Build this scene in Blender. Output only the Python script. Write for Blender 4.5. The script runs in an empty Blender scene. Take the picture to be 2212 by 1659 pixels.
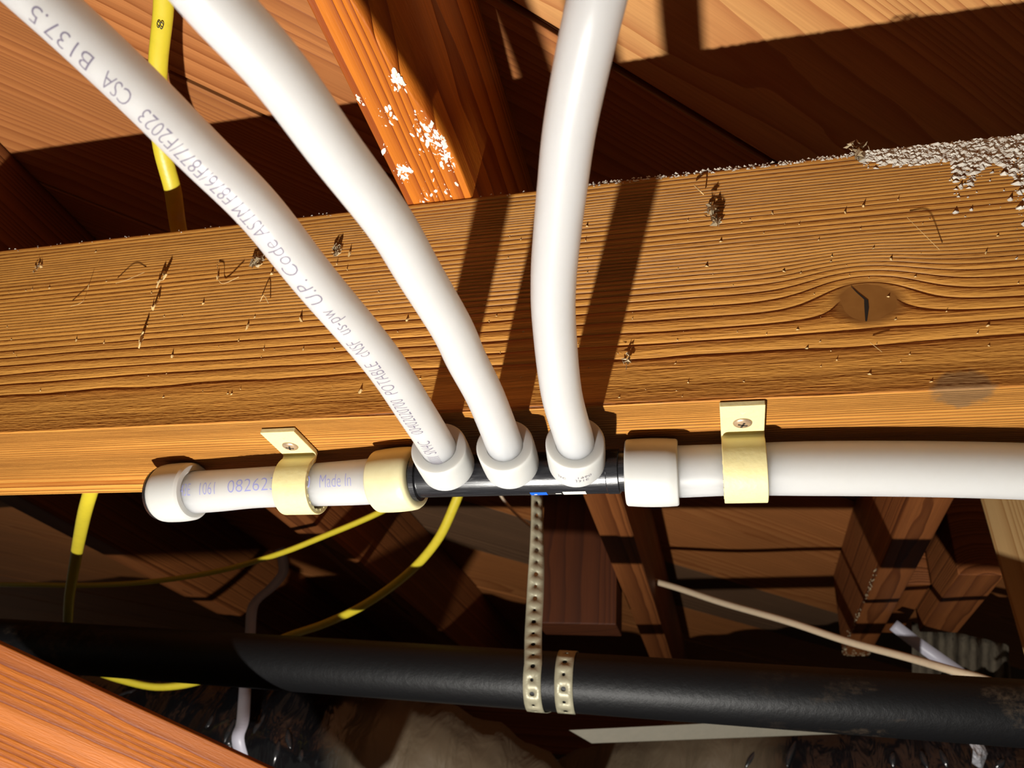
import bpy, bmesh, math, random
import numpy as np
from mathutils import Vector, Matrix

random.seed(7)
rng = np.random.default_rng(7)
SC = bpy.context.scene
COL = SC.collection

# ------------------------------------------------------------------ camera
# World: X along the main girder, Y away from the viewer, Z up; the girder's
# front bottom arris is the X axis.  Units are metres.
CAM = np.array([0.0, -0.39257, -0.22324])
FPX, CX, CY = 1760.0, 1106.0, 829.5
_vx = np.array([7006.0, -378.0, -1760.0]); _vx /= np.linalg.norm(_vx)
_vy = np.array([501.0, 1087.0, 1760.0]); _vy -= _vx * (_vx @ _vy); _vy /= np.linalg.norm(_vy)
_vz = np.cross(_vx, _vy)
if _vz[1] > 0: _vz = -_vz
RW = np.array([_vx, _vy, _vz])
cam_data = bpy.data.cameras.new('camera')
cam_data.sensor_width = 36.0
cam_data.lens = 36.0 * FPX / 2212.0
cam_data.clip_start = 0.01
cam_data.dof.use_dof = True
cam_data.dof.focus_distance = 0.50
cam_data.dof.aperture_fstop = 14.0
cam = bpy.data.objects.new('camera', cam_data)
COL.objects.link(cam)
_r, _u, _b = RW @ np.array([1, 0, 0]), RW @ np.array([0, -1, 0]), RW @ np.array([0, 0, -1])
cam.matrix_world = Matrix(((_r[0], _u[0], _b[0], CAM[0]), (_r[1], _u[1], _b[1], CAM[1]), (_r[2], _u[2], _b[2], CAM[2]), (0, 0, 0, 1)))
SC.camera = cam

# ------------------------------------------------------------------ world, lamp, exposure
world = bpy.data.worlds.new('world'); SC.world = world
world.use_nodes = True
world.node_tree.nodes['Background'].inputs[0].default_value = (0.92, 0.90, 0.74, 1)
world.node_tree.nodes['Background'].inputs[1].default_value = 0.085
LAMP = np.array([-0.2134, -0.1563, -0.6989])
ld = bpy.data.lights.new('work_lamp', 'SPOT')
ld.energy = 56.0
ld.color = (1.0, 0.965, 0.90)
ld.shadow_soft_size = 0.010
ld.spot_size = math.radians(172)
ld.spot_blend = 0.5
lamp = bpy.data.objects.new('work_lamp', ld); COL.objects.link(lamp)
lamp.location = LAMP
lamp.rotation_euler = (Vector((0.05, 0.05, 0.10)) - Vector(LAMP)).to_track_quat('-Z', 'Y').to_euler()
SC.view_settings.view_transform = 'Standard'
SC.view_settings.look = 'None'
SC.view_settings.gamma = 1.0
SC.view_settings.use_curve_mapping = False
SC.view_settings.exposure = 0.0

# ------------------------------------------------------------------ geometry helpers
def ray(px, py): return RW @ np.array([px - CX, py - CY, FPX])
def at(px, py, d): return CAM + ray(px, py) / FPX * d
def plane(px, py, ax, v):
    d = ray(px, py); return CAM + d * ((v - CAM[ax]) / d[ax])
def unit(v):
    v = np.asarray(v, float); return v / (np.linalg.norm(v) + 1e-12)

ORG = {}
def empty(name, loc, label=None, cat=None, group=None, kind=None):
    o = bpy.data.objects.new(name, None); COL.objects.link(o)
    o.empty_display_size = 0.02
    o.location = Vector(np.asarray(loc, float)); ORG[o.name] = np.asarray(loc, float)
    tag(o, label, cat, group, kind); return o
def tag(o, label=None, cat=None, group=None, kind=None):
    if label: o['label'] = label
    if cat: o['category'] = cat
    if group: o['group'] = group
    if kind: o['kind'] = kind
    return o
def mesh(name, V, F, mat, parent=None, smooth=False, local=False):
    """V in world coordinates; parented parts share their parent's origin."""
    V = np.asarray(V, float)
    if local: org = np.zeros(3)
    elif parent is not None: org = ORG[parent.name]
    else: org = (V.min(0) + V.max(0)) / 2
    me = bpy.data.meshes.new(name)
    me.from_pydata([tuple(v) for v in (V - org)], [], [tuple(f) for f in F])
    if mat: me.materials.append(mat)
    if smooth: me.shade_smooth()
    me.update()
    o = bpy.data.objects.new(name, me); COL.objects.link(o)
    if parent is not None:
        o.parent = parent
    elif not local:
        o.location = Vector(org)
    ORG[o.name] = org
    return o
def bevel(o, w=0.0015, s=2):
    m = o.modifiers.new('bevel', 'BEVEL'); m.width = w; m.segments = s; m.limit_method = 'ANGLE'; m.angle_limit = math.radians(40)
    o.data.shade_smooth()
    try: m.harden_normals = True
    except Exception: pass
    return o
def dense(P, n=80):
    P = np.asarray(P, float)
    P = np.vstack([2 * P[0] - P[1], P, 2 * P[-1] - P[-2]]); out = []; m = len(P) - 3
    for u in np.linspace(0, m - 1e-6, n):
        i = int(u); t = u - i; a, b, c, d = P[i:i + 4]
        out.append(.5 * ((2 * b) + (c - a) * t + (2 * a - 5 * b + 4 * c - d) * t * t + (3 * b - a - 3 * c + d) * t ** 3))
    return np.array(out)
def frames(P, hint=(0, 0, 1)):
    T = np.gradient(P, axis=0); T /= np.linalg.norm(T, axis=1)[:, None]
    n = np.asarray(hint, float); N = []
    for t in T:
        n = n - t * (n @ t)
        if np.linalg.norm(n) < 1e-6: n = np.cross(t, [1, 0.3, 0.2])
        n = n / np.linalg.norm(n); N.append(n)
    N = np.array(N); return T, N, np.cross(T, N)
def tube_geo(P, r, seg=24, caps=True, flat=1.0, hint=(0, 0, 1)):
    """Swept tube; r scalar or per-point; flat squashes along the frame normal."""
    P = np.asarray(P, float); n = len(P)
    R = np.full(n, r) if np.isscalar(r) else np.asarray(r, float)
    T, N, B = frames(P, hint)
    a = np.arange(seg) * 2 * math.pi / seg
    V = (P[:, None, :] + R[:, None, None] * (np.cos(a)[None, :, None] * N[:, None, :] * flat + np.sin(a)[None, :, None] * B[:, None, :])).reshape(-1, 3)
    F = []
    for i in range(n - 1):
        for k in range(seg):
            k2 = (k + 1) % seg
            F.append((i * seg + k, i * seg + k2, (i + 1) * seg + k2, (i + 1) * seg + k))
    if caps:
        F.append(tuple(range(seg))[::-1]); F.append(tuple((n - 1) * seg + k for k in range(seg)))
    return V, F
def tube(name, P, r, mat, parent=None, seg=24, flat=1.0, hint=(0, 0, 1), caps=True):
    V, F = tube_geo(P, r, seg, caps, flat, hint)
    F = [f[::-1] for f in F]
    o = mesh(name, V, F, mat, parent, smooth=True)
    fix_normals(o); sharp(o)
    return o
def fix_normals(o):
    bm = bmesh.new(); bm.from_mesh(o.data); bmesh.ops.recalc_face_normals(bm, faces=bm.faces); bm.to_mesh(o.data); bm.free()
def sharp(o, ang=40):
    try: o.data.set_sharp_from_angle(angle=math.radians(ang))
    except Exception: pass
def lathe_geo(base, axis, prof, seg=48):
    """prof: list of (distance along axis, radius); closed profile loop => ring."""
    axis = unit(axis); n = np.cross(axis, [0.3, 0.2, 1.0]); n = unit(n); b = np.cross(axis, n)
    V = []; F = []; m = len(prof)
    for s, r in prof:
        for k in range(seg):
            a = 2 * math.pi * k / seg
            V.append(base + axis * s + r * (math.cos(a) * n + math.sin(a) * b))
    for i in range(m):
        j = (i + 1) % m
        for k in range(seg):
            k2 = (k + 1) % seg
            F.append((i * seg + k, i * seg + k2, j * seg + k2, j * seg + k))
    return np.array(V), F
def ring(name, base, axis, length, ri, ro, mat, parent, ch=0.0012, bulge=0.0006, seg=56):
    prof = [(0, ri), (0, ro - ch * .6), (ch * .6, ro)]
    for t in (.2, .35, .5, .65, .8): prof.append((length * t, ro + bulge * math.sin(math.pi * t)))
    prof += [(length - ch, ro), (length - ch * .3, ro - ch * .4), (length, ro - ch), (length, ri)]
    V, F = lathe_geo(np.asarray(base), axis, prof, seg)
    o = mesh(name, V, F, mat, parent, smooth=True); fix_normals(o); sharp(o, 35); return o
BOXF = [(0, 3, 2, 1), (4, 5, 6, 7), (0, 1, 5, 4), (1, 2, 6, 5), (2, 3, 7, 6), (3, 0, 4, 7)]
def box_geo(lo, hi):
    x0, y0, z0 = lo; x1, y1, z1 = hi
    return [(x0, y0, z0), (x1, y0, z0), (x1, y1, z0), (x0, y1, z0), (x0, y0, z1), (x1, y0, z1), (x1, y1, z1), (x0, y1, z1)], BOXF
def timber(name, p0, p1, w, h, mat, up=(0, 0, 1), parent=None, bev=0.0015, cuts=0, rough=0.0):
    """Squared timber; local X along its length, local Y its width w, local Z its height h, p0-p1 is the centre line."""
    p0, p1 = np.asarray(p0, float), np.asarray(p1, float)
    L = np.linalg.norm(p1 - p0); x = unit(p1 - p0); up = np.asarray(up, float)
    z = unit(up - x * (x @ up)); y = np.cross(z, x)
    V, F = box_geo((0, -w / 2, -h / 2), (L, w / 2, h / 2))
    o = mesh(name, V, F, mat, None, local=True)
    M = Matrix(((x[0], y[0], z[0], p0[0]), (x[1], y[1], z[1], p0[1]), (x[2], y[2], z[2], p0[2]), (0, 0, 0, 1)))
    if parent is not None:
        o.parent = parent; M = Matrix.Translation(-Vector(ORG[parent.name])) @ M
    o.matrix_local = M if parent is not None else o.matrix_local
    if parent is None: o.matrix_world = M
    if bev: bevel(o, bev)
    return o

# ------------------------------------------------------------------ materials
class NT:
    def __init__(s, name):
        s.m = bpy.data.materials.new(name); s.m.use_nodes = True
        s.t = s.m.node_tree; s.t.nodes.clear()
        s.out = s.t.nodes.new('ShaderNodeOutputMaterial')
        s.b = s.t.nodes.new('ShaderNodeBsdfPrincipled')
        s.t.links.new(s.b.outputs[0], s.out.inputs[0])
    def n(s, typ, **kw):
        nd = s.t.nodes.new('ShaderNode' + typ)
        for k, v in kw.items(): setattr(nd, k, v)
        return nd
    def l(s, a, b): s.t.links.new(a, b)
    def put(s, v, sock):
        if hasattr(v, 'default_value') or hasattr(v, 'is_output'): s.l(v, sock)
        else: sock.default_value = v
    def math(s, op, a, b=0.0, c=0.0, clamp=False):
        nd = s.n('Math', operation=op, use_clamp=clamp)
        for v, i in zip((a, b, c), nd.inputs): s.put(v, i)
        return nd.outputs[0]
    def noise(s, vec, scale, detail=2.0, rough=0.5, dist=0.0):
        nd = s.n('TexNoise'); s.put(vec, nd.inputs['Vector']); nd.inputs['Scale'].default_value = scale
        nd.inputs['Detail'].default_value = detail; nd.inputs['Roughness'].default_value = rough; nd.inputs['Distortion'].default_value = dist
        return nd.outputs[0]
    def vec(s, x, y, z):
        nd = s.n('CombineXYZ')
        for v, i in zip((x, y, z), nd.inputs): s.put(v, i)
        return nd.outputs[0]
    def scale(s, vec, sc):
        nd = s.n('Mapping'); s.l(vec, nd.inputs[0]); nd.inputs['Scale'].default_value = sc; return nd.outputs[0]
    def ramp(s, fac, stops):
        nd = s.n('ValToRGB'); s.put(fac, nd.inputs[0]); e = nd.color_ramp.elements
        while len(e) < len(stops): e.new(0.5)
        for el, (p, c) in zip(e, stops):
            el.position = p; el.color = (c, c, c, 1) if np.isscalar(c) else (*c, 1)
        return nd.outputs[0]
    def mix(s, fac, a, b, mode='MIX'):
        nd = s.n('Mix', data_type='RGBA', blend_type=mode); s.put(fac, nd.inputs[0])
        for v, i in ((a, 6), (b, 7)):
            if isinstance(v, tuple): nd.inputs[i].default_value = (*v, 1)
            else: s.l(v, nd.inputs[i])
        return nd.outputs[2]
    def bump(s, h, dist, strength=1.0, prev=None):
        nd = s.n('Bump'); nd.inputs['Strength'].default_value = strength; nd.inputs['Distance'].default_value = dist
        s.l(h, nd.inputs['Height'])
        if prev is not None: s.l(prev, nd.inputs['Normal'])
        return nd.outputs[0]
    def set(s, **kw):
        for k, v in kw.items():
            sock = s.b.inputs[k.replace('_', ' ')]
            if hasattr(v, 'is_output'): s.l(v, sock)
            else: sock.default_value = (*v, 1) if isinstance(v, tuple) and len(v) == 3 and sock.type == 'RGBA' else v
        return s.m

ALB = 0.74        # all tints are a shade under their look at this exposure
def srgb(r, g, b):
    f = lambda c: (c / 255 / 12.92) if c <= 10 else ((c / 255 + .055) / 1.055) ** 2.4
    return (f(r) * ALB, f(g) * ALB, f(b) * ALB)

def wood(name, early, late, spacing=0.0025, pith=(0.08, 0.01), bumpd=0.0006, warp=0.004, rough=0.62, late_w=0.3, knot=None, stain=None, vary=0.0, fibre=0.25, dirt=0.25):
    """Growth rings round a pith line along local X, cut by whatever faces the timber has."""
    k = NT(name); co = k.n('TexCoord').outputs['Object']
    sp = k.n('SeparateXYZ'); k.l(co, sp.inputs[0]); x, y, z = sp.outputs
    if vary:
        rnd = k.n('ObjectInfo').outputs['Random']
        x = k.math('MULTIPLY_ADD', rnd, 7.3, x); y0 = y
        y = k.math('ADD', y, k.math('MULTIPLY_ADD', rnd, 0.13, -0.065))
        co = k.vec(x, y, z)
    wv = k.noise(k.scale(co, (1.6, 9, 9)), 1.0, 2.0, 0.5)
    dy = k.math('SUBTRACT', y, pith[0]); dz = k.math('SUBTRACT', z, pith[1])
    r = k.math('SQRT', k.math('ADD', k.math('MULTIPLY', dy, dy), k.math('MULTIPLY', dz, dz)))
    r = k.math('MULTIPLY_ADD', wv, warp * 2, r)
    fine = k.noise(k.scale(co, (14, 60, 60)), 1.0, 1.0)
    r = k.math('MULTIPLY_ADD', fine, spacing * 0.4, r)
    kmask = None
    if knot:
        kx, kz, sx, sz, amp = knot
        ex = k.math('DIVIDE', k.math('SUBTRACT', x, kx), sx); ez = k.math('DIVIDE', k.math('SUBTRACT', z, kz), sz)
        q = k.math('ADD', k.math('MULTIPLY', ex, ex), k.math('MULTIPLY', ez, ez))
        g = k.math('POWER', 2.718, k.math('MULTIPLY', q, -0.42))
        sgn = k.math('MULTIPLY', ez, 1.0)
        push = k.math('MULTIPLY', g, k.math('MULTIPLY_ADD', k.math('TANH', sgn), -amp * 0.6, -amp * 0.45))
        r = k.math('ADD', r, push)
        kn = k.noise(k.scale(co, (60, 60, 60)), 1.0, 3.0)
        kmask = k.ramp(k.math('ADD', q, k.math('MULTIPLY_ADD', kn, 0.5, -0.25)), [(0.45, 1.0), (1.05, 0.0)])
    ph = k.math('DIVIDE', r, spacing)
    ph = k.math('ADD', ph, k.math('MULTIPLY', k.math('SINE', k.math('MULTIPLY', r, 160.0)), 0.8))
    fr = k.math('FRACT', ph)
    prof = k.ramp(fr, [(0.0, 0.0), (max(.05, 1 - late_w - .30), 0.10), (1 - late_w * .55, 0.62), (0.93, 1.0), (0.985, 0.9), (1.0, 0.0)])
    fib = k.noise(k.scale(co, (10, 520, 520)), 1.0, 3.0, 0.6)
    fib2 = k.noise(k.scale(co, (90, 900, 900)), 1.0, 2.0, 0.6)
    big = k.noise(k.scale(co, (3, 16, 16)), 1.0, 3.0, 0.6)
    col = k.mix(prof, early, late)
    col = k.mix(k.math('MULTIPLY', k.ramp(fib, [(0.35, 1.0), (0.65, 0.0)]), fibre), col, tuple(c * .55 for c in late))
    col = k.mix(k.math('MULTIPLY', k.ramp(big, [(0.35, 1.0), (0.7, 0.0)]), dirt), col, tuple(c * .45 for c in early))
    if vary:
        hs = k.n('HueSaturation'); k.l(col, hs.inputs['Color'])
        k.l(k.math('MULTIPLY_ADD', rnd, vary, 1 - vary * .5), hs.inputs['Value'])
        col = hs.outputs[0]
    relief = k.ramp(fr, [(0.0, 0.0), (0.14, 0.42), (0.45, 0.8), (0.84, 1.0), (0.95, 0.72), (1.0, 0.0)])
    h = k.math('ADD', k.math('MULTIPLY', relief, 1.0), k.math('MULTIPLY', fib, 0.35))
    h = k.math('MULTIPLY_ADD', fib2, 0.35, h)
    if kmask is not None:
        kc = k.mix(k.noise(k.scale(co, (90, 90, 90)), 1.0, 4.0), srgb(150, 96, 40), srgb(196, 138, 70))
        col = k.mix(kmask, col, kc)
        h = k.mix(kmask, h, (0.9, 0.9, 0.9))
    if stain:
        for (sx0, sy0, sz0, rx, ry, rz, c, amt) in stain:
            u = k.math('DIVIDE', k.math('SUBTRACT', x, sx0), rx); v = k.math('DIVIDE', k.math('SUBTRACT', y, sy0), ry); w_ = k.math('DIVIDE', k.math('SUBTRACT', z, sz0), rz)
            q = k.math('ADD', k.math('ADD', k.math('MULTIPLY', u, u), k.math('MULTIPLY', v, v)), k.math('MULTIPLY', w_, w_))
            q = k.math('MULTIPLY_ADD', k.noise(k.scale(co, (130, 130, 130)), 1.0, 4.0, .65), 1.6, k.math('SUBTRACT', q, 0.8))
            col = k.mix(k.math('MULTIPLY', k.ramp(q, [(0.55, 1.0), (1.0, 0.0)]), amt), col, c)
    nrm = k.bump(h, bumpd, 1.0)
    return k.set(Base_Color=col, Roughness=rough, Normal=nrm, Specular_IOR_Level=0.3)

def plastic(name, col, rough=0.4, sss=0.0, rad=(1, 1, 1), scale=0.006, mottle=0.0, mcol=None, mscale=200, bumpd=0.0, spec=0.5):
    k = NT(name); co = k.n('TexCoord').outputs['Object']
    c = k.mix(0.0, col, col)
    if mottle:
        c = k.mix(k.math('MULTIPLY', k.ramp(k.noise(co, mscale, 5.0, .65), [(0.45, 0.0), (0.75, 1.0)]), mottle), col, mcol or tuple(v * .6 for v in col))
    kw = dict(Base_Color=c, Roughness=rough, Specular_IOR_Level=spec)
    if sss: kw.update(Subsurface_Weight=sss, Subsurface_Radius=rad, Subsurface_Scale=scale)
    if bumpd: kw['Normal'] = k.bump(k.noise(co, mscale * 2, 3.0), bumpd)
    return k.set(**kw)

M = {}
KNOT = plane(1875, 652, 1, 0.0)
GX0 = -1.5    # girder's left end = its local x origin
STAIN = plane(2075, 868, 2, 0.0)
M['girder'] = wood('girder_wood', srgb(252, 180, 84), srgb(176, 94, 26), 0.0024, (0.032, -0.070), 0.0018, 0.0022, 0.55, 0.30,
                   knot=(KNOT[0] - GX0, KNOT[2] - 0.085, 0.021, 0.0185, 0.012), fibre=0.45,
                   stain=[(STAIN[0] - GX0, -0.051, -0.085, 0.016, 0.02, 0.012, srgb(140, 112, 80), 0.7)])
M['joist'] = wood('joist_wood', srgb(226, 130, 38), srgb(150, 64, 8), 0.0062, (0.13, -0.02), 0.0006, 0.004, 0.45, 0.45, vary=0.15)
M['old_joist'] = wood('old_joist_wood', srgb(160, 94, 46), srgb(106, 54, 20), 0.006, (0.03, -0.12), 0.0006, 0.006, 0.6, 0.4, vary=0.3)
M['plank'] = wood('plank_wood', srgb(220, 142, 78), srgb(172, 98, 46), 0.0042, (0.05, 0.10), 0.0003, 0.012, 0.65, 0.4, vary=0.12, dirt=0.35)
M['plank_lit'] = wood('lit_plank_wood', srgb(255, 186, 112), srgb(214, 136, 76), 0.0042, (0.05, 0.10), 0.0003, 0.012, 0.65, 0.4, vary=0.1, dirt=0.35)  # plank tint lightened to paint in stronger light on the upper right board
M['plank_grey'] = wood('grey_plank_wood', srgb(150, 112, 80), srgb(96, 66, 46), 0.0042, (0.05, 0.10), 0.0003, 0.012, 0.65, 0.4, vary=0.1, dirt=0.5)
M['brace'] = wood('brace_wood', srgb(216, 124, 44), srgb(124, 52, 10), 0.0088, (0.55, -0.25), 0.0009, 0.010, 0.55, 0.4)
M['block'] = wood('red_brown_wood', srgb(96, 48, 20), srgb(70, 32, 12), 0.006, (0.3, -0.1), 0.0004, 0.006, 0.6, 0.4)
M['tan'] = wood('tan_wood', srgb(206, 168, 112), srgb(170, 124, 70), 0.006, (0.04, -0.09), 0.0004, 0.006, 0.65, 0.3, fibre=0.1)
M['pex'] = plastic('white_pex', (0.415, 0.412, 0.402), 0.36, 1.0, (1.0, 0.95, 0.84), 0.075, 0.10, (0.375, 0.36, 0.325), 40, spec=0.35)
M['ring'] = plastic('white_ring', (0.475, 0.47, 0.45), 0.40, 0.5, (1.0, 0.93, 0.80), 0.007, 0.15, srgb(220, 208, 180), 60)
M['ring_old'] = plastic('yellowed_ring', srgb(232, 222, 176), 0.4, 0.25, (1.0, 0.85, 0.5), 0.003, 0.3, srgb(205, 186, 130), 90)
M['clamp'] = plastic('ivory_plastic', srgb(240, 226, 168), 0.5, 0.25, (1.0, 0.8, 0.4), 0.003, 0.25, srgb(222, 202, 138), 160, 0.0002)
M['print'] = plastic('violet_print', srgb(112, 104, 122), 0.6)
M['print_faint'] = plastic('faint_blue_print', srgb(150, 152, 206), 0.6)
M['print_black'] = plastic('black_print', srgb(38, 34, 20), 0.6)

k = NT('black_manifold'); co = k.n('TexCoord').outputs['Object']
sc_ = k.noise(k.scale(co, (40, 500, 500)), 1.0, 4.0, .7)
k.set(Base_Color=k.mix(k.math('MULTIPLY', k.ramp(sc_, [(0.52, 0.0), (0.8, 1.0)]), 0.35), (0.012, 0.012, 0.014), (0.07, 0.07, 0.075)), Roughness=k.math('MULTIPLY_ADD', sc_, 0.24, 0.15), Normal=k.bump(sc_, 0.00010), Specular_IOR_Level=0.7)
M['black'] = k.m

k = NT('black_drain_pipe'); co = k.n('TexCoord').outputs['Object']
d1 = k.noise(k.scale(co, (5, 14, 14)), 1.0, 6.0, .7); d2 = k.noise(co, 90, 5.0, .75)
sx_ = k.n('SeparateXYZ'); k.l(co, sx_.inputs[0])
zone = k.ramp(k.math('MULTIPLY_ADD', sx_.outputs[0], 0.5, 0.5), [(0.20, 1.0), (0.33, 0.0), (0.66, 0.0), (0.74, 1.0)])
dm = k.math('MULTIPLY', k.ramp(d1, [(0.50, 0.0), (0.62, 1.0)]), k.ramp(d2, [(0.42, 0.0), (0.62, 1.0)]))
dm = k.math('MULTIPLY', dm, zone)
k.set(Base_Color=k.mix(k.math('MULTIPLY', dm, 0.75), (0.005, 0.005, 0.0055), srgb(112, 92, 70)), Roughness=k.math('MULTIPLY_ADD', dm, 0.35, 0.48), Normal=k.bump(d2, 0.0006), Specular_IOR_Level=0.25)
M['abs'] = k.m

def sheath(name, col):
    k = NT(name); co = k.n('TexCoord').outputs['Object']
    n = k.noise(co, 120, 4.0, .6)
    return k.set(Base_Color=k.mix(k.math('MULTIPLY', k.ramp(n, [(0.45, 0.0), (0.8, 1.0)]), 0.35), col, tuple(c * .72 for c in col)), Roughness=0.38, Subsurface_Weight=0.1, Subsurface_Scale=0.001, Normal=k.bump(n, 0.0002))
M['yellow'] = sheath('yellow_sheath', srgb(240, 218, 60))
M['cream'] = sheath('cream_sheath', srgb(238, 214, 180))
M['grey_pvc'] = plastic('grey_painted_board', srgb(132, 126, 110), 0.6, 0, mottle=0.35, mcol=srgb(150, 140, 120), mscale=60, bumpd=0.0003)
M['white_strap'] = plastic('white_duct_strap', srgb(214, 212, 226), 0.4)

k = NT('galvanised_strap'); co = k.n('TexCoord').outputs['Object']; n = k.noise(co, 60, 4.0, .6)
k.set(Base_Color=k.mix(n, srgb(150, 146, 122), srgb(208, 200, 170)), Metallic=0.25, Roughness=k.math('MULTIPLY_ADD', n, 0.25, 0.35))
M['galv'] = k.m
k = NT('screw_brass_plate'); co = k.n('TexCoord').outputs['Object']
k.set(Base_Color=k.mix(k.noise(co, 700, 3.0), srgb(186, 150, 126), srgb(226, 200, 160)), Metallic=0.55, Roughness=0.35)
M['screw'] = k.m
M['dark'] = plastic('dark_recess', (0.02, 0.014, 0.008), 0.8)
def duct_mat(name, stops):
    k = NT(name); co = k.n('TexCoord').outputs['Object']
    n1 = k.noise(k.scale(co, (4, 4, 4)), 1.0, 1.0, .4); n2 = k.noise(k.scale(co, (30, 8, 12)), 1.0, 3.0, .55, 0.8)
    sx = k.n('SeparateXYZ'); k.l(co, sx.inputs[0])
    d = k.ramp(k.math('ADD', k.math('MULTIPLY_ADD', sx.outputs[0], 1.0, 0.5), k.math('MULTIPLY_ADD', n1, 0.36, -0.18)), stops)
    return k.set(Base_Color=k.mix(k.math('MULTIPLY', d, 0.85), (0.006, 0.006, 0.007), srgb(122, 106, 82)), Roughness=k.math('MULTIPLY_ADD', d, 0.45, 0.14), Normal=k.bump(n2, 0.006, 1.0), Specular_IOR_Level=0.9)
M['duct_l'] = duct_mat('duct_jacket_dusty_end', [(0.76, 0.0), (0.88, 1.0)])
M['duct_r'] = duct_mat('duct_jacket_dusty_middle', [(0.46, 1.0), (0.58, 0.0)])
k = NT('foil_tape'); co = k.n('TexCoord').outputs['Object']
k.set(Base_Color=(0.75, 0.76, 0.82), Metallic=0.4, Roughness=0.3, Normal=k.bump(k.noise(co, 160, 3.0), 0.006))
M['foil'] = k.m
M['plaster'] = plastic('white_plaster', srgb(255, 250, 236), 0.9, mottle=0.35, mcol=srgb(214, 190, 158), mscale=220)
M['lint'] = plastic('pale_lint', srgb(196, 176, 140), 0.9)
M['chip'] = plastic('wood_chip', srgb(226, 190, 128), 0.7)
M['crack'] = plastic('knot_crack', (0.015, 0.008, 0.004), 0.9)
k = NT('bare_earth'); co = k.n('TexCoord').outputs['Object']; n = k.noise(co, 7, 8.0, .7)
k.set(Base_Color=k.mix(n, srgb(96, 76, 56), srgb(150, 124, 96)), Roughness=0.95, Normal=k.bump(n, 0.03))
M['earth'] = k.m
k = NT('grey_concrete'); co = k.n('TexCoord').outputs['Object']; n = k.noise(co, 5, 8.0, .65)
k.set(Base_Color=k.mix(n, srgb(66, 58, 50), srgb(104, 94, 82)), Roughness=0.95, Normal=k.bump(n, 0.01))
M['concrete'] = k.m
M['paper'] = plastic('dark_felt_paper', (0.018, 0.015, 0.012), 0.9)
M['blue'] = plastic('blue_sticker', srgb(30, 100, 215), 0.4)
M['white'] = plastic('white_sticker', srgb(240, 236, 222), 0.4)

# ------------------------------------------------------------------ setting: subfloor, ground, far wall
CEIL = 0.325
ceil = empty('ceiling', (0, 0, CEIL), kind='structure')
s2 = math.sqrt(.5)
kdx = 0
for i in range(-8, 17):
    c = 0.095 + 0.31 * i                      # seam lines Y - X = c
    cm = c + 0.155                            # plank centre line
    # run along (1,1)/sqrt2 ; clip to the floor area
    t0 = max(-2.4, -0.9 - cm); t1 = min(1.6, 3.0 - cm)   # X range with Y in [-0.9, 3.0]
    if t1 - t0 < 0.15: continue
    dz = random.uniform(-0.0012, 0.0012)
    p0 = np.array([t0, t0 + cm, CEIL + 0.0105 + dz]); p1 = np.array([t1, t1 + cm, CEIL + 0.0105 + dz])
    gap = 0.0026 if i != 0 else 0.007
    timber('plank', p0, p1, 0.31 * s2 - gap, 0.019, {4: M['plank_grey'], -1: M['plank_lit']}.get(i, M['plank']), parent=ceil, bev=0.001)
V, F = box_geo((-2.5, -1.0, CEIL + 0.0225), (1.7, 3.1, CEIL + 0.03))
mesh('felt_paper', V, F, M['paper'], ceil)
g = []
nx = 40
V = []; F = []
for j in range(nx + 1):
    for i in range(nx + 1):
        X = -3.2 + 5.6 * i / nx; Y = -1.6 + 4.8 * j / nx
        V.append((X, Y, -1.06 + 0.02 * math.sin(X * 5.1 + Y * 2) * math.sin(Y * 4.3) + random.uniform(-.008, .008)))
for j in range(nx):
    for i in range(nx):
        a = j * (nx + 1) + i; F.append((a, a + 1, a + nx + 2, a + nx + 1))
tag(mesh('floor', V, F, M['earth'], smooth=True), kind='structure')
V, F = box_geo((-3.2, 3.0, -1.1), (2.4, 3.2, CEIL)); tag(mesh('wall_back', V, F, M['concrete']), kind='structure')

# ------------------------------------------------------------------ main girder
girder = timber('timber_girder', (GX0, 0.051, 0.085), (0.9, 0.051, 0.085), 0.102, 0.170, M['girder'], bev=0.0012)
tag(girder, 'large weathered brown timber girder crossing the picture with a knot at right', 'beam')
ORG[girder.name] = np.array([GX0, 0.051, 0.085])

def chips(name, pts, mat, parent, n_out, seedv=1, up=0.0, kind=None):
    """pts: list of (position, size, elongation dir, normal) -> tiny faceted flakes in one mesh."""
    r = random.Random(seedv); V = []; F = []
    for (p, s, e, n) in pts:
        p = np.asarray(p, float); n = unit(n); e = unit(np.asarray(e) - n * (np.asarray(e) @ n)); b = np.cross(n, e)
        k_ = r.randint(5, 7); base = len(V); L = s * r.uniform(.8, 2.3); W = s * r.uniform(.45, 1.0)
        for q in range(k_):
            a = 2 * math.pi * q / k_; rr = r.uniform(.6, 1.1)
            V.append(p + e * math.cos(a) * L * rr + b * math.sin(a) * W * rr - n * 0.0002)
        V.append(p + n * s * r.uniform(.35, 1.0) * n_out + e * r.uniform(-.3, .3) * L + np.array([0, 0, up * W]))
        for q in range(k_): F.append((base + q, base + (q + 1) % k_, base + k_))
    o = mesh(name, V, F, mat, parent); fix_normals(o)
    if kind: o['kind'] = kind
    return o
FN = (0, -1, 0)
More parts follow.
